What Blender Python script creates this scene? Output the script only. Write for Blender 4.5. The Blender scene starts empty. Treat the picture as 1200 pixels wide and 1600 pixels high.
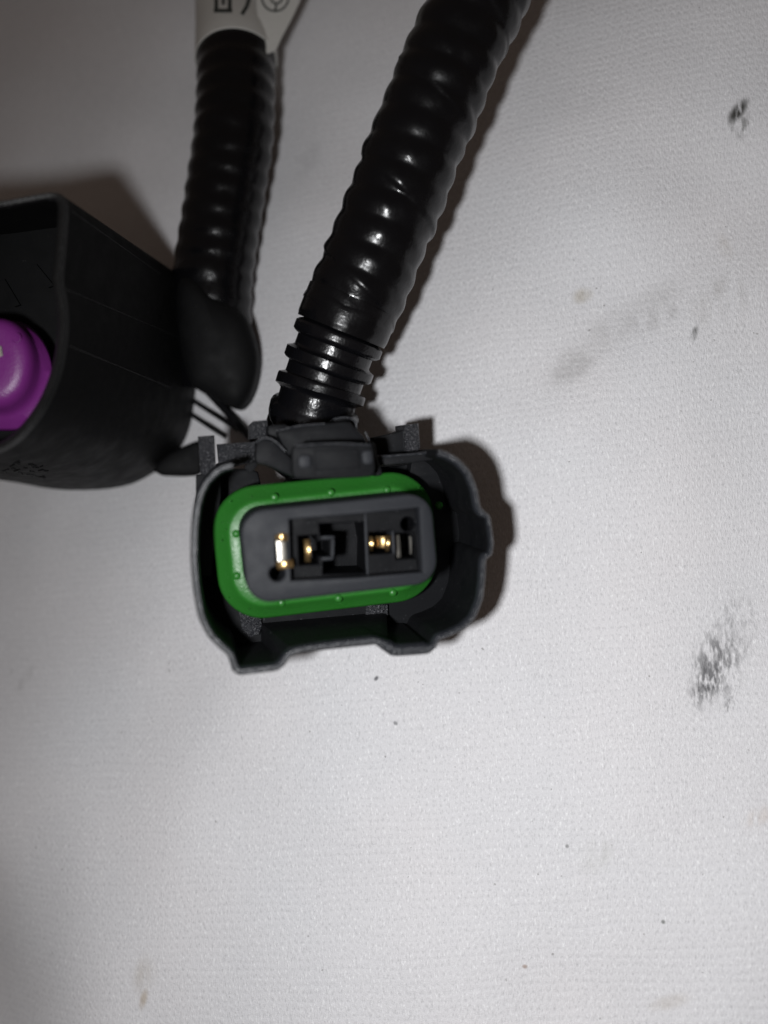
import bpy, bmesh, math, random
from mathutils import Vector, Matrix, noise
from mathutils.geometry import tessellate_polygon
from mathutils.bvhtree import BVHTree

random.seed(7)
C = bpy.context.scene.collection
scene = bpy.context.scene
scene.unit_settings.system = 'METRIC'
scene.unit_settings.scale_length = 0.01          # one unit is one centimetre

# ------------------------------------------------------------------ camera
H, F = 11.5, 1607.0                               # camera height (cm), focal length in photo pixels
cam = bpy.data.cameras.new("camera")
cam.sensor_fit = 'VERTICAL'; cam.sensor_height = 24.0
cam.lens = 24.0 * F / 1600.0
cam.clip_start = 0.05; cam.clip_end = 500
cam.dof.use_dof = True
cam.dof.focus_distance = 11.1
cam.dof.aperture_fstop = cam.lens * 1e-3 / 0.33
co = bpy.data.objects.new("camera", cam); C.objects.link(co)
co.location = (0, 0, H); co.rotation_euler = (0, 0, 0)
scene.camera = co

# ------------------------------------------------------------------ world: dim warm room
w = bpy.data.worlds.new("World"); scene.world = w; w.use_nodes = True
bg = w.node_tree.nodes['Background']
bg.inputs[0].default_value = (1.0, 0.76, 0.62, 1); bg.inputs[1].default_value = 0.055

# ------------------------------------------------------------------ the phone's flash beside the lens
L = bpy.data.lights.new("phone_flash", 'SPOT')
L.energy = 5650; L.shadow_soft_size = 0.38; L.spot_size = math.radians(174); L.spot_blend = 1.0
L.color = (0.975, 0.985, 1.0)
lo = bpy.data.objects.new("phone_flash", L); C.objects.link(lo)
lo.location = (-1.85, -0.8, H)
aim = Vector((9.5, -5.5, 0)) - Vector(lo.location)
lo.rotation_euler = aim.to_track_quat('-Z', 'Y').to_euler()

scene.view_settings.view_transform = 'Standard'
scene.view_settings.look = 'None'
scene.view_settings.exposure = 0
scene.view_settings.gamma = 1

# ------------------------------------------------------------------ materials
def mat(name, col, rough=0.5, metal=0.0, spec=0.5, bump=None, speck=None, coat=0):
    m = bpy.data.materials.new(name); m.use_nodes = True
    nt = m.node_tree; N = nt.nodes; K = nt.links
    b = N['Principled BSDF']
    b.inputs['Base Color'].default_value = (*col, 1)
    b.inputs['Roughness'].default_value = rough
    b.inputs['Metallic'].default_value = metal
    b.inputs['Specular IOR Level'].default_value = spec
    if coat: b.inputs['Coat Weight'].default_value = coat
    tc = N.new('ShaderNodeTexCoord')
    h = None
    for (sc, dist, st) in (bump or []):
        n = N.new('ShaderNodeTexNoise'); n.inputs['Scale'].default_value = sc; n.inputs['Detail'].default_value = 3
        K.new(tc.outputs['Object'], n.inputs['Vector'])
        bp = N.new('ShaderNodeBump'); bp.inputs['Distance'].default_value = dist; bp.inputs['Strength'].default_value = st
        K.new(n.outputs['Fac'], bp.inputs['Height'])
        if h: K.new(h.outputs['Normal'], bp.inputs['Normal'])
        h = bp
    if h: K.new(h.outputs['Normal'], b.inputs['Normal'])
    # colour and gloss that vary a little: dust, handling
    n = N.new('ShaderNodeTexNoise'); n.inputs['Scale'].default_value = 5; n.inputs['Detail'].default_value = 6
    K.new(tc.outputs['Object'], n.inputs['Vector'])
    r = N.new('ShaderNodeMapRange'); r.inputs[1].default_value = .3; r.inputs[2].default_value = .7
    r.inputs[3].default_value = max(rough - .08, .05); r.inputs[4].default_value = min(rough + .1, 1)
    K.new(n.outputs['Fac'], r.inputs[0]); K.new(r.outputs[0], b.inputs['Roughness'])
    if speck:
        sc, amount, dcol = speck
        v = N.new('ShaderNodeTexNoise'); v.inputs['Scale'].default_value = sc; v.inputs['Detail'].default_value = 2
        K.new(tc.outputs['Object'], v.inputs['Vector'])
        ra = N.new('ShaderNodeMapRange'); ra.inputs[1].default_value = amount; ra.inputs[2].default_value = amount + .05
        K.new(v.outputs['Fac'], ra.inputs[0])
        mx = N.new('ShaderNodeMix'); mx.data_type = 'RGBA'
        mx.inputs[6].default_value = (*col, 1); mx.inputs[7].default_value = (*dcol, 1)
        K.new(ra.outputs[0], mx.inputs[0]); K.new(mx.outputs[2], b.inputs['Base Color'])
    return m

M_shell = mat('black_moulded_plastic', (.004, .0045, .006), .66, spec=.25, bump=[(120, .006, .4)], speck=(38, .7, (.06, .06, .065)))
M_grain = mat('grained_black_plastic', (.03, .031, .036), .34, spec=.7, bump=[(40, .06, 1.0)], speck=(55, .60, (.13, .13, .14)))
M_core = mat('dark_grey_plastic', (.019, .021, .026), .58, spec=.35, bump=[(60, .01, .5)], speck=(30, .72, (.09, .09, .1)))
M_left = mat('matt_black_plastic', (.0032, .0033, .0037), .66, spec=.2, bump=[(110, .004, .4)], speck=(26, .735, (.03, .03, .03)))
M_green = mat('green_silicone', (.025, .168, .021), .4, spec=.5, bump=[(30, .01, .35)], speck=(70, .70, (.10, .30, .09)))
M_purple = mat('purple_silicone', (.21, .028, .225), .38, spec=.5, bump=[(45, .008, .4)])
M_conduit = mat('black_polymer', (.004, .004, .005), .24, spec=.36, bump=[(30, .008, .4)])
M_tape = mat('black_vinyl_tape', (.0035, .0035, .0042), .23, spec=.34, bump=[(6, .02, .4), (40, .004, .3)])
M_lip = mat('edge_lit_black_plastic', (.02, .022, .027), .33, spec=.55, bump=[(30, .02, .5), (80, .008, .5)], speck=(60, .7, (.08, .08, .09)))  # paler black: flash light on the rim and latch edges painted in
M_llip = mat('paler_black_edge', (.012, .0125, .013), .42, spec=.5, bump=[(40, .02, .5)], speck=(40, .68, (.08, .08, .08)))  # paler black for the left lip and parting lines
M_carrier = mat('black_carrier_plastic', (.003, .0033, .0045), .62, spec=.18, bump=[(60, .01, .5)], speck=(34, .7, (.06, .06, .065)))
M_gold = mat('gold_plating', (.80, .55, .25), .32, metal=1, bump=[(40, .01, .3)])
M_tin = mat('tin_plating', (.66, .63, .57), .45, metal=1, bump=[(40, .01, .3)])
M_label = mat('label_paper', (.55, .54, .51), .6, bump=[(12, .02, .3)])
M_ink = mat('label_ink', (.03, .035, .03), .7)
M_wire = mat('black_wire_insulation', (.006, .006, .007), .45)

# ------------------------------------------------------------------ helpers
def P(px, py, depth):
    """photo pixel at a distance below the lens -> point in the scene"""
    return Vector(((px - 600) / F * depth, (800 - py) / F * depth, H - depth))

def link(name, me, material, parent=None, smooth=35):
    o = bpy.data.objects.new(name, me); C.objects.link(o)
    me.materials.append(material)
    if smooth:
        for p in me.polygons: p.use_smooth = True
        me.set_sharp_from_angle(angle=math.radians(smooth))
    if parent: o.parent = parent
    return o

def bm_obj(name, bm, material, parent=None, smooth=35, fix=True):
    if fix: bmesh.ops.recalc_face_normals(bm, faces=bm.faces)
    me = bpy.data.meshes.new(name); bm.to_mesh(me); bm.free()
    return link(name, me, material, parent, smooth)

def thing(name, label, cat, matrix=None, group=None):
    o = bpy.data.objects.new(name, None); C.objects.link(o); o.empty_display_size = .2
    if matrix: o.matrix_world = matrix
    o['label'] = label; o['category'] = cat
    if group: o['group'] = group
    return o

def chaikin(pts, closed=True, it=1, q=.25):
    pts = [Vector(p) for p in pts]
    for _ in range(it):
        out = []; n = len(pts)
        rng = range(n) if closed else range(n - 1)
        if not closed: out.append(pts[0])
        for i in rng:
            a, b = pts[i], pts[(i + 1) % n]
            out.append(a.lerp(b, q)); out.append(a.lerp(b, 1 - q))
        if not closed: out.append(pts[-1])
        pts = out
    return pts

def offset(pts, d, closed=True):
    """move a 2D outline to its left by d (d may be a list)"""
    n = len(pts); out = []
    for i in range(n):
        p = Vector(pts[i][:2])
        a = Vector(pts[(i - 1) % n][:2]) if (closed or i > 0) else None
        b = Vector(pts[(i + 1) % n][:2]) if (closed or i < n - 1) else None
        t1 = (p - a).normalized() if a is not None else None
        t2 = (b - p).normalized() if b is not None else None
        if t1 is None: t1 = t2
        if t2 is None: t2 = t1
        n1 = Vector((-t1.y, t1.x)); n2 = Vector((-t2.y, t2.x))
        m = (n1 + n2)
        m = m.normalized() if m.length > 1e-6 else n1
        k = 1 / max(m.dot(n1), .6)
        dd = d[i] if isinstance(d, (list, tuple)) else d
        out.append(p + m * dd * k)
    return out

def ccw(pts):
    a = sum(pts[i][0] * pts[(i + 1) % len(pts)][1] - pts[(i + 1) % len(pts)][0] * pts[i][1] for i in range(len(pts)))
    return list(pts) if a > 0 else list(reversed(pts))

def rrect(x0, y0, x1, y1, r, seg=7):
    pts = []
    for cx, cy, a0 in ((x1 - r, y1 - r, 0), (x0 + r, y1 - r, 90), (x0 + r, y0 + r, 180), (x1 - r, y0 + r, 270)):
        for k in range(seg + 1):
            a = math.radians(a0 + 90 * k / seg)
            pts.append(Vector((cx + r * math.cos(a), cy + r * math.sin(a))))
    return pts

def circle(cx, cy, r, n=18, ry=None):
    return [Vector((cx + r * math.cos(2 * math.pi * k / n), cy + (ry or r) * math.sin(2 * math.pi * k / n))) for k in range(n)]

def loft(bm, loops, cap0=False, cap1=False, closed=True):
    """loops: lists of 3D points with equal counts"""
    vs = [[bm.verts.new(p) for p in lp] for lp in loops]
    n = len(loops[0])
    for a, b in zip(vs, vs[1:]):
        for i in range(n if closed else n - 1):
            j = (i + 1) % n
            bm.faces.new((a[i], a[j], b[j], b[i]))
    for flag, lp in ((cap0, vs[0]), (cap1, vs[-1])):
        if flag:
            for t in tessellate_polygon([[v.co for v in lp]]):
                try: bm.faces.new([lp[k] for k in t])
                except ValueError: pass
    return vs

def z3(pts, z): return [Vector((p[0], p[1], z)) for p in pts]

def prism(bm, poly, z0, z1, bev=.012):
    """solid from z0 (front) back to z1, front edge rounded"""
    poly = ccw(poly)
    ins = offset(poly, bev)
    ins2 = offset(poly, bev * .3)
    loft(bm, [z3(ins, z0), z3(ins2, z0 - bev * .3), z3(poly, z0 - bev), z3(poly, z1)], True, True)

def plate(bm, outer, holes, z, bev=.02, zback=None, hole_bev=.012):
    """front face at z with holes; holes = [(outline, floor z or None)]"""
    outer = ccw(outer)
    oi = offset(outer, bev); om = offset(outer, bev * .3)
    flat = [bm.verts.new((p.x, p.y, z)) for p in oi]
    groups = [[Vector((p.x, p.y, 0)) for p in oi]]
    for hl, fl in holes:
        hl = ccw(hl); ho = offset(hl, -hole_bev)
        vs = [bm.verts.new((p.x, p.y, z)) for p in ho]
        inn = [bm.verts.new((p[0], p[1], z - hole_bev)) for p in hl]
        n = len(hl)
        for i in range(n):
            j = (i + 1) % n; bm.faces.new((vs[i], vs[j], inn[j], inn[i]))
        if fl is not None:
            fz = fl[1] if isinstance(fl, tuple) else fl
            bot = [bm.verts.new((p[0], p[1], fz)) for p in hl]
            for i in range(n):
                j = (i + 1) % n; bm.faces.new((inn[i], inn[j], bot[j], bot[i]))
            if not isinstance(fl, tuple):
                for t in tessellate_polygon([[v.co for v in bot]]): bm.faces.new([bot[k] for k in t])
        flat += vs; groups.append([Vector((p.x, p.y, 0)) for p in ho])
    for t in tessellate_polygon(groups):
        try: bm.faces.new([flat[k] for k in t])
        except ValueError: pass
    n = len(oi)
    prev = flat[:n]
    for lp in (z3(om, z - bev * .3), z3(outer, z - bev), z3(outer, zback if zback is not None else z - .1)):
        cur = [bm.verts.new(p) for p in lp]
        for i in range(n):
            j = (i + 1) % n; bm.faces.new((prev[i], prev[j], cur[j], cur[i]))
        prev = cur

def dome(bm, c, r, h, axis=Vector((0, 0, 1)), seg=14, rings=5):
    q = axis.to_track_quat('Z', 'Y'); lps = []
    for k in range(rings):
        a = math.pi / 2 * k / rings
        lps.append([c + q @ Vector((r * math.cos(a) * math.cos(t), r * math.cos(a) * math.sin(t), h * math.sin(a)))
                    for t in [2 * math.pi * i / seg for i in range(seg)]])
    vs = loft(bm, lps)
    top = bm.verts.new(c + q @ Vector((0, 0, h)))
    for i in range(seg): bm.faces.new((vs[-1][i], vs[-1][(i + 1) % seg], top))

def spline(pts, step):
    """dense Catmull-Rom samples about step apart"""
    pts = [Vector(p) for p in pts]; out = []
    for i in range(len(pts) - 1):
        p0 = pts[max(i - 1, 0)]; p1 = pts[i]; p2 = pts[i + 1]; p3 = pts[min(i + 2, len(pts) - 1)]
        n = max(2, int((p2 - p1).length / step))
        for k in range(n):
            t = k / n
            out.append(.5 * ((2 * p1) + (p2 - p0) * t + (2 * p0 - 5 * p1 + 4 * p2 - p3) * t * t + (3 * p1 - p0 - 3 * p2 + p3) * t ** 3))
    out.append(pts[-1]); return out

def tube(bm, path, rad, seg=48, cap=True):
    """rad(s, angle) -> radius; s = length along the path"""
    s = 0; t0 = (path[1] - path[0]).normalized()
    nrm = t0.orthogonal().normalized(); up = Vector((0, 0, 1))
    nrm = (up - t0 * up.dot(t0)).normalized() if abs(up.dot(t0)) < .95 else nrm
    loops = []
    for i, p in enumerate(path):
        t = (path[min(i + 1, len(path) - 1)] - path[max(i - 1, 0)]).normalized()
        nrm = (nrm - t * nrm.dot(t)).normalized(); bi = t.cross(nrm)
        if i: s += (p - path[i - 1]).length
        loops.append([p + (nrm * math.cos(a) + bi * math.sin(a)) * rad(s, a) for a in [2 * math.pi * k / seg for k in range(seg)]])
    loft(bm, loops, cap, cap)

def sstep(a, b, x):
    t = min(max((x - a) / (b - a), 0), 1); return t * t * (3 - 2 * t)

# ------------------------------------------------------------------ the white cloth (the setting)
def cz(x, y):
    s = -.85 * x + .53 * y + .05
    sp = .45 * math.log1p(math.exp(min(s / .45, 40)))
    drop = 4.6 * math.tanh(.57 * sp / 4.6)
    u = .81 * x + .59 * y; f = -.59 * x + .81 * y - .1          # a soft fold running up to the right
    along = sstep(1.2, 2.4, u) * (1 - sstep(4.6, 6.5, u))
    fold = .16 * along * (1 - sstep(-.55, .35, f)) * sstep(-3.2, -.4, f)
    far = sstep(3.4, 6.4, -y) * .9 * sstep(3.0, 5.4, -x)
    und = .14 * noise.noise(Vector((x * .4, y * .4, 1.3))) + .05 * noise.noise(Vector((x * .9, y * .9, 4.3))) + .012 * noise.noise(Vector((x * 1.3, y * 1.3, 7.1)))
    d = .75 * x - .66 * y - 1.9                                  # raised to the lower right, shaped to catch more flash light
    rise = .32 * .7 * math.log1p(math.exp(min(d / .7, 40))) if d < 5 else .32 * d
    rise = 1.7 * math.tanh(rise / 1.7)
    return -drop + rise + fold + und - far

def make_cloth():
    xs = [-17 + .1 * i for i in range(341)]
    vs = [(x, y, cz(x, y)) for y in xs for x in xs]
    n = len(xs)
    fs = [(j * n + i, j * n + i + 1, (j + 1) * n + i + 1, (j + 1) * n + i) for j in range(n - 1) for i in range(n - 1)]
    me = bpy.data.meshes.new('white_cloth'); me.from_pydata(vs, [], fs)
    m = bpy.data.materials.new('white_satin_cloth'); m.use_nodes = True
    nt = m.node_tree; N = nt.nodes; K = nt.links; b = N['Principled BSDF']
    b.inputs['Roughness'].default_value = .5; b.inputs['Specular IOR Level'].default_value = .35
    b.inputs['Sheen Weight'].default_value = .1; b.inputs['Sheen Roughness'].default_value = .5
    tc = N.new('ShaderNodeTexCoord')
    def math_(op, a, bb=None, clamp=False):
        q = N.new('ShaderNodeMath'); q.operation = op; q.use_clamp = clamp
        for i, v in enumerate((a, bb)):
            if v is None: continue
            if isinstance(v, (int, float)): q.inputs[i].default_value = v
            else: K.new(v, q.inputs[i])
        return q.outputs[0]
    def noise_(scale, detail=2, vec=None, stretch=None, rot=0):
        n_ = N.new('ShaderNodeTexNoise'); n_.inputs['Scale'].default_value = scale; n_.inputs['Detail'].default_value = detail
        src = vec or tc.outputs['Object']
        if stretch:
            mp = N.new('ShaderNodeMapping'); mp.inputs['Scale'].default_value = stretch; mp.inputs['Rotation'].default_value = (0, 0, rot)
            K.new(src, mp.inputs['Vector']); src = mp.outputs[0]
        K.new(src, n_.inputs['Vector']); return n_
    # woven lattice, slightly wandering
    wob = noise_(1.6, 3)
    vm = N.new('ShaderNodeVectorMath'); vm.operation = 'MULTIPLY_ADD'
    K.new(wob.outputs['Color'], vm.inputs[0]); vm.inputs[1].default_value = (.16, .16, 0); K.new(tc.outputs['Object'], vm.inputs[2])
    mp = N.new('ShaderNodeMapping'); mp.inputs['Rotation'].default_value = (0, 0, math.radians(-6)); K.new(vm.outputs[0], mp.inputs['Vector'])
    sx = N.new('ShaderNodeSeparateXYZ'); K.new(mp.outputs[0], sx.inputs[0])
    u = math_('MULTIPLY', sx.outputs[0], 2 * math.pi / .078)
    v = math_('MULTIPLY', sx.outputs[1], 2 * math.pi / .096)
    lat = math_('MULTIPLY', math_('SINE', u), math_('SINE', v))
    rows = math_('MULTIPLY', math_('SINE', math_('MULTIPLY', v, 1.17)), .8)
    weave = math_('ADD', lat, rows)
    fine = noise_(60, 3, stretch=(1.0, .34, 1), rot=.5)
    gr = noise_(95, 2)
    hsum = math_('ADD', math_('MULTIPLY', weave, .10), math_('ADD', math_('MULTIPLY', fine.outputs['Fac'], 1.0), math_('MULTIPLY', gr.outputs['Fac'], .8)))
    bp = N.new('ShaderNodeBump'); bp.inputs['Distance'].default_value = .016; bp.inputs['Strength'].default_value = .6
    K.new(hsum, bp.inputs['Height']); K.new(bp.outputs['Normal'], b.inputs['Normal'])
    # base colour: off-white, dark pores, painted thread sparkle and shade between threads
    big = noise_(.5, 3)
    r1 = N.new('ShaderNodeMix'); r1.data_type = 'RGBA'
    r1.inputs[6].default_value = (.69, .70, .725, 1); r1.inputs[7].default_value = (.77, .745, .755, 1)
    K.new(big.outputs['Fac'], r1.inputs[0]); col = r1.outputs[2]
    def blend(c, fac, rgb):
        mx = N.new('ShaderNodeMix'); mx.data_type = 'RGBA'
        K.new(fac, mx.inputs[0]); K.new(c, mx.inputs[6]); mx.inputs[7].default_value = (*rgb, 1); return mx.outputs[2]
    pore = N.new('ShaderNodeMapRange'); pore.inputs[1].default_value = -.65; pore.inputs[2].default_value = -1.25
    pore.inputs[3].default_value = 0; pore.inputs[4].default_value = .22
    K.new(weave, pore.inputs[0]); col = blend(col, pore.outputs[0], (.45, .45, .46))
    gl = N.new('ShaderNodeMapRange'); gl.inputs[1].default_value = .58; gl.inputs[2].default_value = .70; gl.inputs[4].default_value = .75  # thread sparkle painted as lighter colour
    K.new(fine.outputs['Fac'], gl.inputs[0]); col = blend(col, gl.outputs[0], (.93, .93, .94))
    dk = N.new('ShaderNodeMapRange'); dk.inputs[1].default_value = .42; dk.inputs[2].default_value = .30; dk.inputs[3].default_value = 0; dk.inputs[4].default_value = .5  # micro-shadow between threads painted as darker colour
    K.new(fine.outputs['Fac'], dk.inputs[0]); col = blend(col, dk.outputs[0], (.48, .48, .49))
    # scattered lint specks
    sp = noise_(15, 1); r = N.new('ShaderNodeMapRange'); r.inputs[1].default_value = .785; r.inputs[2].default_value = .82; r.inputs[4].default_value = .6
    K.new(sp.outputs['Fac'], r.inputs[0]); col = blend(col, r.outputs[0], (.2, .19, .18))
    # stains and a fold's painted shade: centre, size along/across, turn, colour, strength, streakiness
    def stain_or_shade(px, py, a, bb, rot, rgb, strength, lo=.42, hi=.62, nscale=14, str_=(1, .3, 1)):
        nonlocal col
        c = P(px, py, H); z = cz(c.x, c.y); c = P(px, py, H - z); z = cz(c.x, c.y); c = P(px, py, H - z)
        mpp = N.new('ShaderNodeMapping'); mpp.vector_type = 'TEXTURE'
        mpp.inputs['Location'].default_value = (c.x, c.y, 0); mpp.inputs['Rotation'].default_value = (0, 0, math.radians(rot))
        mpp.inputs['Scale'].default_value = (a, bb, 1000)
        K.new(tc.outputs['Object'], mpp.inputs['Vector'])
        ln = N.new('ShaderNodeVectorMath'); ln.operation = 'LENGTH'; K.new(mpp.outputs[0], ln.inputs[0])
        fall = N.new('ShaderNodeMapRange'); fall.interpolation_type = 'SMOOTHSTEP'
        fall.inputs[1].default_value = 1; fall.inputs[2].default_value = .25; K.new(ln.outputs['Value'], fall.inputs[0])
        nz = noise_(nscale, 3, stretch=(str_[0], str_[1], 1), rot=math.radians(90 - rot))
        mr = N.new('ShaderNodeMapRange'); mr.inputs[1].default_value = lo; mr.inputs[2].default_value = hi; mr.inputs[4].default_value = strength
        K.new(nz.outputs['Fac'], mr.inputs[0])
        col = blend(col, math_('MULTIPLY', fall.outputs[0], mr.outputs[0]), rgb)
    ink = (.06, .06, .065)
    stain_or_shade(1118, 1040, .62, .36, 68, ink, .72, .43, .62, 20)
    stain_or_shade(1108, 1062, .42, .20, 60, ink, .8, .43, .6, 26)
    stain_or_shade(1141, 1100, .12, .07, 60, ink, .9, .42, .58, 26)
    stain_or_shade(1150, 980, .5, .3, 75, ink, .4, .48, .66, 24)
    stain_or_shade(1153, 174, .24, .10, 52, (.05, .05, .045), 1.0, .36, .52, 13)
    stain_or_shade(1165, 196, .26, .16, 35, (.08, .08, .075), .6, .46, .6, 18)
    stain_or_shade(1030, 490, .5, .2, 25, (.2, .19, .18), .4, .45, .7, 9)
    stain_or_shade(1085, 522, .14, .05, 70, (.16, .16, .16), .9, .35, .55, 12)
    stain_or_shade(1130, 470, .5, .35, 40, (.3, .28, .25), .35, .4, .7, 7)
    stain_or_shade(910, 462, .16, .12, 20, (.4, .35, .26), .5, .3, .6, 6)
    stain_or_shade(895, 575, .45, .24, 38, (.25, .24, .23), .4, .35, .7, 5, (1, 1, 1))
    stain_or_shade(1130, 385, .12, .22, 20, (.36, .29, .2), .25, .3, .6, 6)
    stain_or_shade(226, 1528, .34, .18, 80, (.42, .36, .28), .35, .3, .6, 5)
    stain_or_shade(224, 1562, .16, .06, 75, (.4, .3, .18), .5, .3, .55, 7)
    stain_or_shade(1045, 1565, .3, .1, 20, (.5, .45, .4), .4, .3, .6, 7)
    stain_or_shade(1185, 1275, .25, .12, 30, (.55, .42, .32), .28, .3, .6, 9)
    stain_or_shade(930, 1335, .3, .2, 50, (.5, .5, .47), .4, .35, .65, 8)
    stain_or_shade(960, 515, 1.35, .26, 36, (.36, .35, .34), .28, .3, .65, 4, (1, .5, 1))  # smudge plus the fold's dark shading, painted into the cloth colour
    stain_or_shade(588, 1060, .045, .03, 50, (.1, .1, .11), .9, .1, .3, 8)
    stain_or_shade(618, 1130, .03, .04, 50, (.2, .2, .21), .8, .1, .3, 8)
    stain_or_shade(40, 1060, .25, .10, 55, (.35, .34, .34), .45, .3, .6, 6)
    stain_or_shade(1036, 1440, .03, .03, 0, (.15, .16, .15), .8, .1, .3, 8)
    stain_or_shade(886, 1322, .028, .03, 0, (.2, .2, .2), .8, .1, .3, 8)
    stain_or_shade(820, 1510, .04, .03, 0, (.4, .3, .25), .8, .1, .3, 8)
    stain_or_shade(480, 250, .35, .2, 60, (.4, .39, .4), .4, .3, .6, 4, (1, 1, 1))
    K.new(col, b.inputs['Base Color'])
    o = link('white_cloth', me, m, None, 0)
    for p in me.polygons: p.use_smooth = True
    o['kind'] = 'structure'
    return o
make_cloth()

def on_cloth(px, py, h):
    z = 0
    for _ in range(25):
        p = P(px, py, H - z); z = .5 * z + .5 * (cz(p.x, p.y) + h)
    return P(px, py, H - z)

# ------------------------------------------------------------------ central connector, mouth towards the lens
D0 = 9.7
ZL = Vector((.17, -.055, .985)).normalized()
ro = math.radians(5.3)
XL = Vector((math.cos(ro), math.sin(ro), 0)); XL = (XL - ZL * XL.dot(ZL)).normalized()
YL = ZL.cross(XL)
O = P(531, 856, D0)
MC = Matrix((( XL.x, YL.x, ZL.x, O.x), (XL.y, YL.y, ZL.y, O.y), (XL.z, YL.z, ZL.z, O.z), (0, 0, 0, 1)))
EYE = Vector((0, 0, H))
def LP(px, py, d):
    """point of the connector's own plane d behind its mouth that lies under a photo pixel"""
    q = O - ZL * d
    ray = P(px, py, 1.0) - EYE
    t = (q - EYE).dot(ZL) / ray.dot(ZL)
    v = EYE + ray * t - O
    return Vector((v.dot(XL), v.dot(YL)))
def LPs(pts, d): return [LP(x, y, d) for x, y in pts]

conn = thing('electrical_connector', 'black two-way plug with a bright green seal, standing mouth up on the white cloth', 'connector', MC)

rim = [(362,721),(346,725),(332,734),(318,749),(308,768),(302,792),(298,826),(297,874),(301,922),(309,966),(324,996),(342,1014),
       (355,1025),(359,1036),(363,1050),(374,1057),(400,1054),(434,1050),(446,1041),(453,1028),(464,1022),(500,1016),(540,1011),(584,1006),
       (600,1018),(612,1026),(625,1027),(652,1025),(672,1023),(683,1013),(688,1001),(703,996),(725,986),(744,968),(756,938),(760,905),(761,874),
       (770,868),(773,850),(767,806),(759,799),(752,792),(747,762),(736,735),(718,716),(700,706),(686,702)]
thk = [.075] * len(rim)
for i, p in enumerate(rim):
    if p[0] > 765: thk[i] = .05
    elif p[1] > 1040: thk[i] = .085
    elif p[1] > 1017 and p[0] > 595: thk[i] = .12
def make_shroud():
    base = LPs(rim, 0)
    # one corner-cutting pass keeps the pockets crisp but not knife-edged
    tk = chaikin([Vector((p.x, p.y, t)) for p, t in zip(base, thk)], closed=False, it=2, q=.14)
    out = [Vector((p.x, p.y)) for p in tk]; t = [p.z for p in tk]
    dpt = 2.1
    def lane(f, z): return z3(offset(out, [k * f for k in t], False), z)
    lanes = [lane(0, -dpt), lane(0, -.05), lane(.08, -.02), lane(.28, 0), lane(.72, 0), lane(.92, -.02), lane(1, -.05), lane(1.0, -dpt)]
    n = len(out)
    def strip(name, lanes, m, parent):
        bm = bmesh.new()
        vs = [[bm.verts.new(p) for p in lp] for lp in lanes]
        for a, b in zip(vs, vs[1:]):
            for i in range(n - 1): bm.faces.new((a[i], a[i + 1], b[i + 1], b[i]))
        for e in (0, n - 1): bm.faces.new([lp[e] for lp in vs])
        return bm_obj(name, bm, m, parent)
    sh = strip('shroud', [lanes[0], lane(0, -.052), lane(1, -.052), lanes[-1]], M_shell, conn)
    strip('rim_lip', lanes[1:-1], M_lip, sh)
    return sh, out, t
shroud, s_out, s_t = make_shroud()

# the floor that closes the shroud, open at the upper left like the real one
inner = offset(s_out, [.5 * k for k in s_t], False)
xs = [p for p in inner if p.y < LP(300, 800, 0).y or p.x > 0]
fl = xs + LPs([(640, 742), (560, 745), (470, 762), (450, 790), (380, 800)], 1.2)
bm = bmesh.new(); prism(bm, fl, -1.2, -1.42, .01); bm_obj('floor_plate', bm, M_shell, conn)
# rear body below the floor, standing on the cloth; upper left extended as the gap's shade
rb = LPs([(330,735),(402,733),(412,772),(446,772),(458,742),(690,720),(712,760),(700,950),(660,985),(400,1000),(340,950)], 1.42)
bm = bmesh.new(); prism(bm, chaikin(rb, it=1, q=.12), -1.42, -2.25, .03); bm_obj('rear_body', bm, M_shell, conn)
# wall on the right of the latch, set back from the mouth
bm = bmesh.new(); prism(bm, LPs([(690,702),(694,716),(640,724),(588,728),(588,712),(640,708)], .55), -.55, -1.25, .015)
bm_obj('top_wall', bm, M_shell, conn)

# the lower wall draws in from the mouth to the floor between its two keyways
bm = bmesh.new()
r0, r1 = LPs([(441,1022),(452,1011),(520,1003),(588,996),(606,1003)], .05), LPs([(408,976),(409,974),(500,966),(598,957),(604,958)], 1.15)
b0, b1 = LPs([(441,1030),(452,1022),(520,1014),(588,1007),(606,1014)], .07), LPs([(408,1010),(409,1006),(500,1000),(598,990),(604,990)], 1.2)
loft(bm, [[Vector((p.x, p.y, -.05)) for p in r0] + [Vector((p.x, p.y, -.07)) for p in reversed(b0)],
          [Vector((p.x, p.y, -1.15)) for p in r1] + [Vector((p.x, p.y, -1.2)) for p in reversed(b1)]], True, True)
bm_obj('lower_ramp', bm, M_shell, conn, 25)
for px in ([(372,950),(407,950),(409,978),(405,992),(390,996),(378,985)], [(572,945),(606,945),(607,962),(572,967)]):  # lighter plastic stands for the flash-lit bits of floor
    bm = bmesh.new(); prism(bm, LPs(px, 1.12), -1.12, -1.25, .01); bm_obj('lit_floor_patch', bm, M_grain, conn)
bm = bmesh.new(); prism(bm, LPs([(306,742),(345,742),(345,776),(336,836),(330,900),(306,900)], .9), -.9, -1.25, .01); bm_obj('side_web', bm, M_shell, conn)

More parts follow.
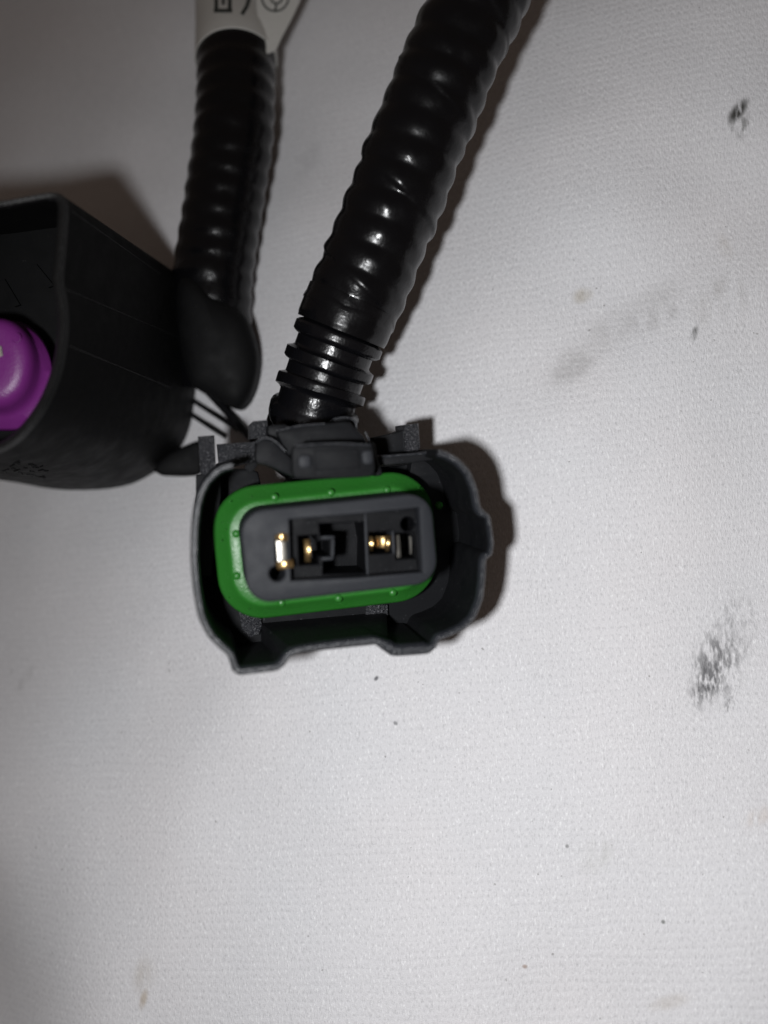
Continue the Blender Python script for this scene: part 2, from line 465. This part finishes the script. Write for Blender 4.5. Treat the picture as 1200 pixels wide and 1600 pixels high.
# green seal: low outer lip, chamfer, raised inner band with nubs
def seal_outline(px, d, r):
    a = LPs(px, d); x0 = min(p.x for p in a); x1 = max(p.x for p in a); y0 = min(p.y for p in a); y1 = max(p.y for p in a)
    return rrect(x0, y0, x1, y1, r, 10)
c_seal = LP(514, 853, .72)
e = LP(690, 853, .72) - LP(340, 853, .72)
hw = e.length / 2; hh = (LP(530, 748, .72) - LP(530, 957, .72)).length / 2
def ss(ins, r): return rrect(c_seal.x - hw + ins, c_seal.y - hh + ins, c_seal.x + hw - ins, c_seal.y + hh - ins, r, 10)
bm = bmesh.new()
loft(bm, [z3(ss(.03, .44), -1.2), z3(ss(0, .46), -1.0), z3(ss(0, .46), -.87), z3(ss(.012, .45), -.84), z3(ss(.03, .43), -.82),
          z3(ss(.125, .35), -.735), z3(ss(.145, .33), -.695), z3(ss(.165, .32), -.685), z3(ss(.27, .25), -.68), z3(ss(.32, .2), -.69), z3(ss(.33, .2), -.8)])
seal = bm_obj('green_seal', bm, M_green, conn, 50)
for (px, py) in [(369,834),(370,900),(429,777),(517,770),(605,766),(686,790),(440,942),(529,935),(614,926)]:
    q = LP(px, py, .68); bm = bmesh.new(); dome(bm, Vector((q.x, q.y, -.686)), .042, .028)
    bm_obj('nub', bm, M_green, seal, 80)
bm = bmesh.new()
for k in range(45):
    t = random.random() * 2 * math.pi
    pts = ss(random.uniform(.05, .28), .32); q = random.choice(pts).lerp(random.choice(pts), 0)
    i = random.randrange(len(pts)); q = pts[i].lerp(pts[(i + 1) % len(pts)], random.random())
    dome(bm, Vector((q.x, q.y, -.69 if random.random() < .7 else -.715)), random.uniform(.005, .01), random.uniform(.005, .009), seg=7, rings=3)
dr = bm_obj('moulding_specks', bm, M_green, seal, 80); dr['kind'] = 'stuff'

# core: grey face plate with its recess, levels and cavities
c_core = LP(532.5, 856, 0)
cw = (LP(683, 850, 0) - LP(382, 862, 0)).length / 2; ch = (LP(533, 784, 0) - LP(535, 929, 0)).length / 2
core_o = rrect(c_core.x - cw, c_core.y - ch, c_core.x + cw, c_core.y + ch, .235, 9)
recess = [LP(452,812,0), LP(455,907,0), LP(560,902,0), LP(660,894,0), LP(655,793,0), LP(560,803,0)]
kc = LP(433, 896, 0)
arc_ = [Vector((kc.x + .075 * math.cos(math.radians(a)), kc.y + .075 * math.sin(math.radians(a)))) for a in range(130, 405, 18)]
keyhole = LPs([(448,836),(431,837)], 0) + LPs([(431,884)], 0) + arc_ + LPs([(449,884)], 0)
bm = bmesh.new()
plate(bm, core_o, [(recess, ('open', -.25)), (keyhole, -.7)], 0, bev=.035, zback=-1.2)
core = bm_obj('core', bm, M_core, conn)
# terminal carrier set down inside the recess, with its cavities
bm = bmesh.new()
CD = .17
cav_mid = LPs([(499,819),(568,816),(574,850),(573,895),(505,897),(505,878),(522,875),(524,837),(501,837)], CD)
cav_l = LPs([(466,838),(495,836),(496,846),(514,845),(515,868),(497,869),(498,881),(468,883)], CD)
cav_r = LPs([(577,832),(612,830),(613,864),(578,866)], CD)
cav_e = LPs([(617,834),(650,832),(651,872),(619,874)], CD)
cav_h = circle(*LP(637, 819, CD), .068)
plate(bm, offset(ccw(recess), .004), [(cav_mid, -.85), (cav_l, -.75), (cav_r, -.75), (cav_e, -.7), (cav_h, -.8)], -CD, bev=.004, zback=-CD - .04)
carrier = bm_obj('terminal_carrier', bm, M_carrier, core)
def solid(name, px, d, t, m, parent=core, bev=.012):
    bm = bmesh.new(); prism(bm, chaikin(LPs(px, d), it=1, q=.2), -d, -(d + t), bev)
    return bm_obj(name, bm, m, parent)
# thin ribs standing on the carrier
solid('rib', [(569,800),(573,800),(577,902),(573,902)], CD - .02, .06, M_core, core, .006)
solid('rib', [(612,829),(616,829),(618,866),(614,866)], CD - .04, .3, M_core, core, .006)
solid('rib', [(501,838),(523,837),(522,842),(502,843)], CD - .02, .06, M_core, core, .005)
solid('rib', [(502,871),(521,870),(521,875),(503,876)], CD - .02, .06, M_core, core, .005)
solid('rib', [(518,842),(523,842),(522,871),(517,871)], CD - .02, .06, M_core, core, .005)
# contacts: folded leaf springs, tin on the left and gold on the right
def leaf(name, px0, px1, wdt, d, bow, m, n=9, thick=.018, tilt=.22):
    """strip from px0 to px1 bowed up towards the lens in the middle"""
    a, b = LP(*px0, d), LP(*px1, d); t = (b - a).normalized(); s_ = Vector((-t.y, t.x)) * wdt / 2
    bm = bmesh.new(); loops = []
    for k in range(n):
        f = k / (n - 1); c = a.lerp(b, f); z = -d + bow * math.sin(math.pi * f)
        l, r = c + s_, c - s_; e = s_ * .75
        zt = tilt * wdt / 2 * (1 if abs(s_.x) > abs(s_.y) else 0)
        loops.append([Vector((l.x, l.y, z - thick + zt)), Vector((l.x, l.y, z - .006 + zt)), Vector((c.x + e.x, c.y + e.y, z + zt * .75)), Vector((c.x - e.x, c.y - e.y, z - zt * .75)), Vector((r.x, r.y, z - .006 - zt)), Vector((r.x, r.y, z - thick - zt))])
    loft(bm, loops, True, True)
    return bm_obj(name, bm, m, core, 40)
leaf('contact_leaf', (439,845), (441,877), .085, .03, .002, M_tin, tilt=-.08)
leaf('contact_fold', (431,840), (451,839), .075, .015, .03, M_gold)
leaf('contact_fold', (433,884), (458,880), .075, .015, .035, M_gold)
leaf('contact_leaf', (479,843), (481,878), .06, .17, .04, M_gold)
leaf('contact_leaf', (579,838), (580,861), .035, .2, .04, M_gold)
leaf('contact_leaf', (587,847), (611,846), .11, .19, .06, M_gold)
leaf('contact_fold', (604,837), (605,861), .035, .17, .03, M_gold)
leaf('contact_leaf', (621,836), (624,871), .045, .26, .01, M_tin, tilt=-.25)
leaf('contact_fold', (641,838), (642,866), .026, .32, .01, M_tin, tilt=-.3)

# flange blocks with a grained face round the back of the shroud
def part(name, px, d, t, m=M_shell, bev=.014, it=0, parent=conn):
    pts = LPs(px, d)
    if it: pts = chaikin(pts, it=it, q=.2)
    bm = bmesh.new(); prism(bm, pts, -d, -(d + t), bev)
    return bm_obj(name, bm, m, parent)
part('flange_block', [(309,682),(335,680),(338,745),(314,757)], .95, .5, M_grain, .018)
part('flange_block', [(339,694),(398,690),(402,720),(343,736)], 1.0, .4, M_grain, .014)
part('flange_block', [(390,664),(396,658),(418,656),(419,678),(410,684),(390,686)], .9, .4, M_grain, .012)
part('flange_block', [(631,664),(654,661),(657,700),(653,706),(633,706)], .9, .5, M_grain, .016)
part('flange_web', [(583,684),(620,676),(634,670),(634,708),(585,712)], .98, .35, M_shell, .012)
# latch: bar across the mouth with two lugs, arms and a bridge running back
part('latch_bar', [(456,698),(470,695),(572,694),(584,698),(587,740),(575,746),(470,749),(457,744)], .08, .16, M_shell, .02, 1)
part('latch_lug', [(466,711),(486,710),(487,731),(467,732)], .03, .1, M_core, .02, 1)
part('latch_lug', [(565,704),(582,703),(584,725),(567,726)], .03, .1, M_core, .02, 1)
part('latch_tongue', [(491,703),(560,700),(562,732),(493,735)], .055, .08, M_shell, .015)
part('latch_arm', [(400,692),(412,683),(428,688),(446,706),(462,722),(463,748),(440,738),(418,728),(398,724)], .45, .22, M_shell, .03, 1)
part('latch_arm', [(418,664),(452,662),(470,690),(480,715),(455,716),(436,694),(418,680)], .62, .3, M_shell, .03, 1)
part('latch_arm', [(574,690),(586,690),(590,716),(600,742),(586,745)], .3, .7, M_shell, .03, 1)
part('latch_bridge', [(430,672),(470,664),(508,661),(545,657),(555,668),(572,684),(578,712),(450,716),(440,694)], .5, .6, M_shell, .04, 1)
part('latch_bridge', [(520,652),(548,651),(560,664),(556,680),(520,678)], .72, .4, M_shell, .03, 1)
part('latch_hook', [(380,728),(398,720),(404,724),(398,734),(390,741)], .55, .1, M_shell, .012, 1)

# edge highlights along the latch, painted as thin paler ridges
def ridge(px, d, r):
    bm = bmesh.new(); pts = spline([Vector((*LP(x, y, d), -d)) for x, y in px], .03)
    tube(bm, pts, lambda s, a: r, 8); return bm_obj('latch_highlight', bm, M_lip, conn, 60)
ridge([(520,655),(535,652),(548,653),(556,661),(557,672)], .6, .010)
ridge([(570,675),(574,682),(578,692)], .46, .010)
ridge([(399,692),(412,684),(428,688),(446,705)], .43, .012)
ridge([(462,696),(520,693),(580,695)], .07, .010)
ridge([(432,673),(470,665),(508,662)], .48, .010)
ridge([(590,714),(640,710),(684,706)], .54, .012)

# ------------------------------------------------------------------ corrugated tube of the central connector, wrapped in tape
path2 = spline([P(478, 700, 11.8), P(490, 650, 11.25), P(507, 590, 11.15), P(540, 500, 11.05), P(583, 400, 10.98), P(622, 300, 10.92), P(660, 200, 10.87),
                P(702, 100, 10.83), P(748, 0, 10.8), P(790, -90, 10.8), P(850, -230, 10.9), P(930, -420, 11.2)], .02)
tb = thing('corrugated_tube', 'thick black corrugated tube wrapped in glossy tape, behind the plug with green seal', 'cable tube',
           Matrix.Translation(path2[0]))
def rel(path, o): return [p - o for p in path]
PITCH = .315
def rib_r(s, lo, hi, pitch=PITCH, ph=0.0):
    f = ((s + ph) / pitch) % 1
    up = sstep(.08, .2, f) * (1 - sstep(.56, .68, f))
    return lo + (hi - lo) * up
STEP = .0202
acc = [0]
for a, b in zip(path2, path2[1:]): acc.append(acc[-1] + (b - a).length)
def s_at(py, path, acc):
    best = min(range(len(path)), key=lambda i: abs((800 - F * path[i].y / (H - path[i].z)) - py)); return best
i_t = s_at(492, path2, acc)
bm = bmesh.new(); o0 = path2[0]
tube(bm, rel(path2[:i_t + 22], o0), lambda s, a: rib_r(s, .425, .495, .285), 64)
bm_obj('conduit', bm, M_conduit, tb, 50)
def tape_r(s, a):
    s += acc[i_t]
    f = (s / .285) % 1
    hump = (.5 - .5 * math.cos(2 * math.pi * (f + .12))) ** .7
    n1 = noise.noise(Vector((math.cos(a) * 1.2 + 3, math.sin(a) * 1.2, s * 1.9)))
    n2 = noise.noise(Vector((math.cos(a + s * 2.2) * 2.6, math.sin(a + s * 2.2) * 2.6, s * 1.1 + 9)))
    hel = ((s / 1.05 + a / (2 * math.pi)) % 1)
    edge = .020 * (1 - hel) * sstep(0, .03, hel)
    amp = .026 + .012 * n1
    i = min(range(len(acc)), key=lambda q: abs(acc[q] - s)) if False else min(int(i_t + (s - acc[i_t]) / STEP), len(path2) - 1)
    return (.497 + amp * hump + edge + .008 * n2 + .004 * n1) * (H - path2[i].z) / 11.25
bm = bmesh.new()
tube(bm, rel(path2[i_t:], o0), tape_r, 96)
bm_obj('tape_wrap', bm, M_tape, tb, 50)
# the end of the tape: one last turn standing proud
bm = bmesh.new()
tube(bm, rel(path2[i_t - 9:i_t + 9], o0), lambda s, a: .497 + .012 * sstep(.0, .06, s), 64)
bm_obj('tape_end', bm, M_tape, tb, 50)

# ------------------------------------------------------------------ the connector at the left edge, mouth out of frame, purple seal
DR, DB = 9.8, 13.2
lc = thing('sealed_connector', 'large matt black connector with a purple seal inside, standing at the left edge', 'connector', Matrix.Translation(P(60, 560, DB)))
OL = Vector(lc.matrix_world.translation)
def LL(pts, d): return [P(x, y, d) - OL for x, y in pts]
rimL = [(-300,330),(-120,322),(0,313),(30,307),(72,299),(88,299),(98,305),(104,316),(104,340),(99,395),(95,436),(98,452),(103,478),(104,515),(100,552),(92,588),
        (76,628),(54,662),(30,688),(5,705),(-40,718),(-200,722),(-300,716)]
backL = [(-120,445),(-30,432),(40,424),(90,418),(150,414),(240,422),(286,432),(302,446),(305,462),(308,490),(310,516),(311,540),(312,560),(312,580),(311,600),(309,622),
         (304,668),(286,712),(240,745),(195,765),(97,769),(20,752),(-120,735)]
midc = lambda t: [ (a[0]*(1-t)+b[0]*t, a[1]*(1-t)+b[1]*t) for a,b in zip(rimL, backL)]
def ch(pts, it=2): return [ (v.x, v.y) for v in chaikin([Vector((x, y, 0)) for x, y in pts], closed=True, it=it, q=.25)]
R2, B2 = ch(rimL), ch(backL)
rimW = LL(R2, DR); backW = LL(B2, DB)
# lip: inset from the rim outline toward its inside, then the inner wall going down
ctr = [(-60, 520)]
def inset_px(pts, d):
    vv = [Vector((x, -y)) for x, y in pts]
    area = sum(vv[i].x * vv[(i+1) % len(vv)].y - vv[(i+1) % len(vv)].x * vv[i].y for i in range(len(vv)))
    oo = offset(vv, d if area > 0 else -d)
    return [(p.x, -p.y) for p in oo]
lip0 = rimW
lip_mid = LL(inset_px(R2, 4), DR - .022)
lip_in = LL(inset_px(R2, 10), DR - .01)
lip_d = LL(inset_px(R2, 13), DR + .04)
Rin = inset_px(R2, 13)
inner_d = LL([(x + 12, y - 5) for x, y in Rin], DR + 1.35)
bm = bmesh.new()
k1 = [a.lerp(b, .012) for a, b in zip(rimW, backW)]
k2 = [a.lerp(b, .5) for a, b in zip(rimW, backW)]
k3 = [a.lerp(b, .965) for a, b in zip(rimW, backW)]
cb = sum(backW, Vector()) / len(backW)
k4 = [b.lerp(cb, .03) + Vector((0, 0, -.02)) for b in backW]
loft(bm, [inner_d, lip_d, lip_in, lip_mid, k1, k2, k3, k4], True, True)
shellL = bm_obj('shell', bm, M_left, lc, 32)
bm = bmesh.new()
up = lambda pts, h=.004: [p + Vector((0, 0, h)) for p in pts]
g1 = [a.lerp(b, .014) + (a - Vector((cb.x, cb.y, a.z))).normalized() * .004 for a, b in zip(rimW, backW)]
loft(bm, [[p + Vector((0, 0, -.004)) for p in LL(inset_px(R2, 14), DR + .04)], up(lip_in, .006), up(lip_mid, .006), g1]); bm_obj('shell_lip', bm, M_llip, shellL, 60)
# raised seam lines down the visible side
def seam(px0, d0, px1, d1, r, name='seam'):
    bm = bmesh.new(); a, b = P(*px0, d0) - OL, P(*px1, d1) - OL
    tube(bm, [a.lerp(b, k / 12) for k in range(13)], lambda s, a_: r, 8); return bm_obj(name, bm, M_left, lc, 60)
# rear retainer, cable boot and foot
def boxpx(name, px, d0, d1, m=M_left, it=2, bev=.14):
    pts = ch(px, it); bm = bmesh.new()
    n = len(pts); c = Vector((sum(p[0] for p in pts) / n, sum(p[1] for p in pts) / n))
    fr = LL(pts, d0 + bev); c3 = sum(fr, Vector()) / n
    tops = [[p.lerp(c3, 1 - math.cos(a)) + Vector((0, 0, bev * 1.5 * math.sin(a))) for p in fr] for a in (1.5, 1.3, 1.1, .85, .6, .3)]
    bk = [p + Vector((0, 0, -(d1 - d0 - bev))) for p in fr]
    loft(bm, tops + [fr, bk], True, True); return bm_obj(name, bm, m, lc, 40)
boxpx('rear_retainer', [(270,440),(302,428),(330,462),(376,486),(388,500),(402,548),(402,588),(388,626),(368,641),(322,612),(290,600)], 12.25, 13.9, M_left, 2)
boxpx('rear_foot', [(236,742),(250,716),(300,690),(318,690),(318,738),(300,745)], 12.7, 13.6, M_left, 1, .04)
# ribs in the latch chamber and the floor under them
for a, b in (((57, 413), (84, 446)), ((7, 436), (31, 476))):
    p0, p1 = P(*a, DR + 1.3) - OL, P(*b, DR + 1.3) - OL
    sd = Vector((-.06, -.02, 0)); bm = bmesh.new(); dn = Vector((0.0, 0, -.07))
    loft(bm, [[p0, p0 + sd, p0 + sd + dn, p0 + dn], [p1, p1 + sd, p1 + sd + dn, p1 + dn]], True, True)
    bm_obj('chamber_rib', bm, M_left, lc, 30)
# purple seal: a pill with a low outer step and a rounded face
def pill(x1, yt, yb, d, ex=-330, n=22):
    r = (yb - yt) / 2; cy = (yt + yb) / 2; pts = []
    for k in range(n + 1):
        a = math.radians(90 - 180 * k / n); pts.append((x1 - r * .78 + r * .78 * math.cos(a), cy - r * math.sin(a)))
    for k in range(n + 1):
        a = math.radians(-90 - 180 * k / n); pts.append((ex + r * .78 * math.cos(a), cy - r * math.sin(a)))
    return LL(pts, d)
bm = bmesh.new()
loft(bm, [pill(84,500,674,11.1), pill(83,505,672,10.62), pill(80,508,668,10.56), pill(66,506,652,10.52), pill(60,499,644,10.44), pill(54,497,640,10.34), pill(47,499,634,10.26),
          pill(38,504,626,10.215), pill(22,512,614,10.195), pill(8,520,604,10.20)], False, True)
purple = bm_obj('purple_seal', bm, M_purple, lc, 60)
bm = bmesh.new()
cc = P(25, 528, 10.20) - OL
tube(bm, [cc + Vector((.046 * math.cos(t), .046 * math.sin(t), .0)) for t in [math.radians(-150 + 20 * k) for k in range(13)]], lambda s, a: .006, 8)
bm_obj('moulded_mark', bm, M_purple, purple, 60)
bm = bmesh.new()
loft(bm, [LL([(-24,535),(2,541),(4,556),(-24,566)], 10.17), LL([(-24,535),(2,541),(4,556),(-24,566)], 10.3)], True, True)
bm_obj('terminal_tip', bm, M_tin, purple, 30)

def bvh_of(o):
    me = o.data; off = o.parent.matrix_world.translation if o.parent else Vector()
    return BVHTree.FromPolygons([v.co + off for v in me.vertices], [list(p.vertices) for p in me.polygons])
def cast(bvh, px, py):
    d = (P(px, py, 10) - EYE).normalized(); r = bvh.ray_cast(EYE, d); return r[0], r[1]
bs = bvh_of(shellL)
# parting lines down the visible wall
for (a, b) in (((99, 450), (282, 528)), ((108, 540), (268, 606)), ((112, 330), (250, 428))):
    pts = []
    for k in range(15):
        p, nn = cast(bs, a[0] + (b[0] - a[0]) * k / 14, a[1] + (b[1] - a[1]) * k / 14)
        if p is not None: pts.append(p - OL)
    bm = bmesh.new(); tube(bm, pts, lambda s, a_: .006, 8); bm_obj('parting_line', bm, M_llip, shellL, 60)
# raised moulded lettering, worn and unreadable, low on the shell
bm = bmesh.new(); rr = random.Random(3)
for k in range(26):
    x = 2 + rr.random() * 70; y = 728 + x * .13 + rr.uniform(-9, 9)
    p, nn = cast(bs, x, y)
    q, _ = cast(bs, x + rr.uniform(2, 9), y + rr.uniform(-3, 4))
    if p is None or q is None: continue
    tube(bm, [p - OL, p.lerp(q, .5) - OL, q - OL], lambda s, a: .011, 6)
mk = bm_obj('moulded_lettering', bm, M_left, lc, 60); mk['kind'] = 'stuff'

# ------------------------------------------------------------------ its corrugated tube, leading up to the paper label
pts1 = [on_cloth(335, 600, .05), on_cloth(331, 470, .5), on_cloth(337, 400, .58), on_cloth(352, 300, .72), on_cloth(366, 200, .85), on_cloth(369, 100, .85),
        on_cloth(368, 20, .62), on_cloth(366, -70, .5), on_cloth(362, -200, .5)]
path1 = spline(pts1, .02)
acc1 = [0]
for a, b in zip(path1, path1[1:]): acc1.append(acc1[-1] + (b - a).length)
t1 = thing('narrow_corrugated_tube', 'thinner black corrugated tube with a white paper label, bending up from the purple-sealed connector', 'cable tube', Matrix.Translation(path1[0]))
O1 = Vector(path1[0])
def dia_at(i): return 1
R1 = .5
bm = bmesh.new()
tube(bm, rel(path1, O1), lambda s, a: R1 - .009 + .009 * math.cos(2 * math.pi * s / .262) + .006 * noise.noise(Vector((math.cos(a) * 1.5, math.sin(a) * 1.5, s * 2))), 64)
bm_obj('conduit', bm, M_tape, t1, 50)
i_l = s_at(96, path1, acc1)
bm = bmesh.new()
tube(bm, rel(path1[i_l:], O1), lambda s, a: R1 + .022 + .006 * noise.noise(Vector((math.cos(a), math.sin(a), s))), 64, False)
lab = bm_obj('paper_label', bm, M_label, t1, 50)
sol = lab.modifiers.new('thickness', 'SOLIDIFY'); sol.thickness = .015; sol.offset = -1
dl = H - path1[i_l].z
bm = bmesh.new()
fp = [(417,84),(431,78),(440,58),(456,28),(472,-6),(505,-80),(520,-130),(400,-130),(396,-60),(402,20)]
ft = [P(x, y, dl - .28 + .0012 * (84 - y)) - O1 for x, y in fp]
fb = [p + Vector((0, 0, -.02)) for p in ft]
loft(bm, [ft, fb], True, True); flag = bm_obj('label_flag', bm, M_label, t1, 20)
# printing: the lower ends of three characters that run out of the picture
bl = bvh_of(lab)
bf = bvh_of(flag)
def stroke(bm, a, b, wpx):
    pa, pb = Vector(a), Vector(b); n = max(2, int((pb - pa).length / 4) + 1)
    sd = Vector((-(pb - pa).y, (pb - pa).x)).normalized() * wpx / 2; rows = []
    for k in range(n + 1):
        c = pa.lerp(pb, k / n); row = []
        for f in (-1, 0, 1):
            x, y = c + sd * f; h = [r for r in (cast(bl, x, y), cast(bf, x, y)) if r[0] is not None]
            if not h: break
            p, nn = max(h, key=lambda r: r[0].z); row.append(p + Vector((0, 0, .008)) - O1)
        if len(row) == 3: rows.append([bm.verts.new(v) for v in row])
    for r0, r1_ in zip(rows, rows[1:]):
        for i in range(2): bm.faces.new((r0[i], r0[i + 1], r1_[i + 1], r1_[i]))
def glyph(strokes):
    bm = bmesh.new()
    for a, b, w_ in strokes: stroke(bm, a, b, w_)
    return bm_obj('printed_character', bm, M_ink, lab, 0)
glyph([((334,17),(363,17),6), ((338,-25),(338,17),6), ((359,-25),(359,17),6), ((349,-25),(349,8),5)])
glyph([((391,-25),(390,-4),6), ((390,-4),(386,10),6), ((386,10),(378,23),6)])
def arc(cx, cy, rx, ry, a0, a1, w_, n=12):
    pp = [(cx + rx * math.cos(math.radians(a0 + (a1 - a0) * k / n)), cy + ry * math.sin(math.radians(a0 + (a1 - a0) * k / n))) for k in range(n + 1)]
    return [(p, q, w_) for p, q in zip(pp, pp[1:])]
glyph(arc(430, -4, 21, 22, 0, 180, 3) + [((430,18),(432,6),3)] + arc(432, -4, 9, 10, 0, 200, 3))

# ------------------------------------------------------------------ wires crossing the gap between the two plugs, the thickest added as shade
wr = thing('loose_wires', 'thin black loose wires, the thickest standing for shade, on the cloth in the gap between the two connectors', 'wire', Matrix.Translation(on_cloth(330, 640, .07)))
OW = Vector(wr.matrix_world.translation)
for (a, b, wr_) in (((300, 625), (372, 671), .03), ((296, 646), (352, 682), .03), ((318, 604), (410, 702), .055)):  # last, thickest wire stands in for a shaded patch
    bm = bmesh.new(); A, B = on_cloth(*a, .09), on_cloth(*b, .09)
    A = A + (A - B) * .5
    tube(bm, [A.lerp(B, k / 20) + Vector((0, 0, .03 * math.sin(k * .5))) - OW for k in range(21)], lambda s, a_: wr_, 14)
    bm_obj('wire', bm, M_wire, wr, 60)
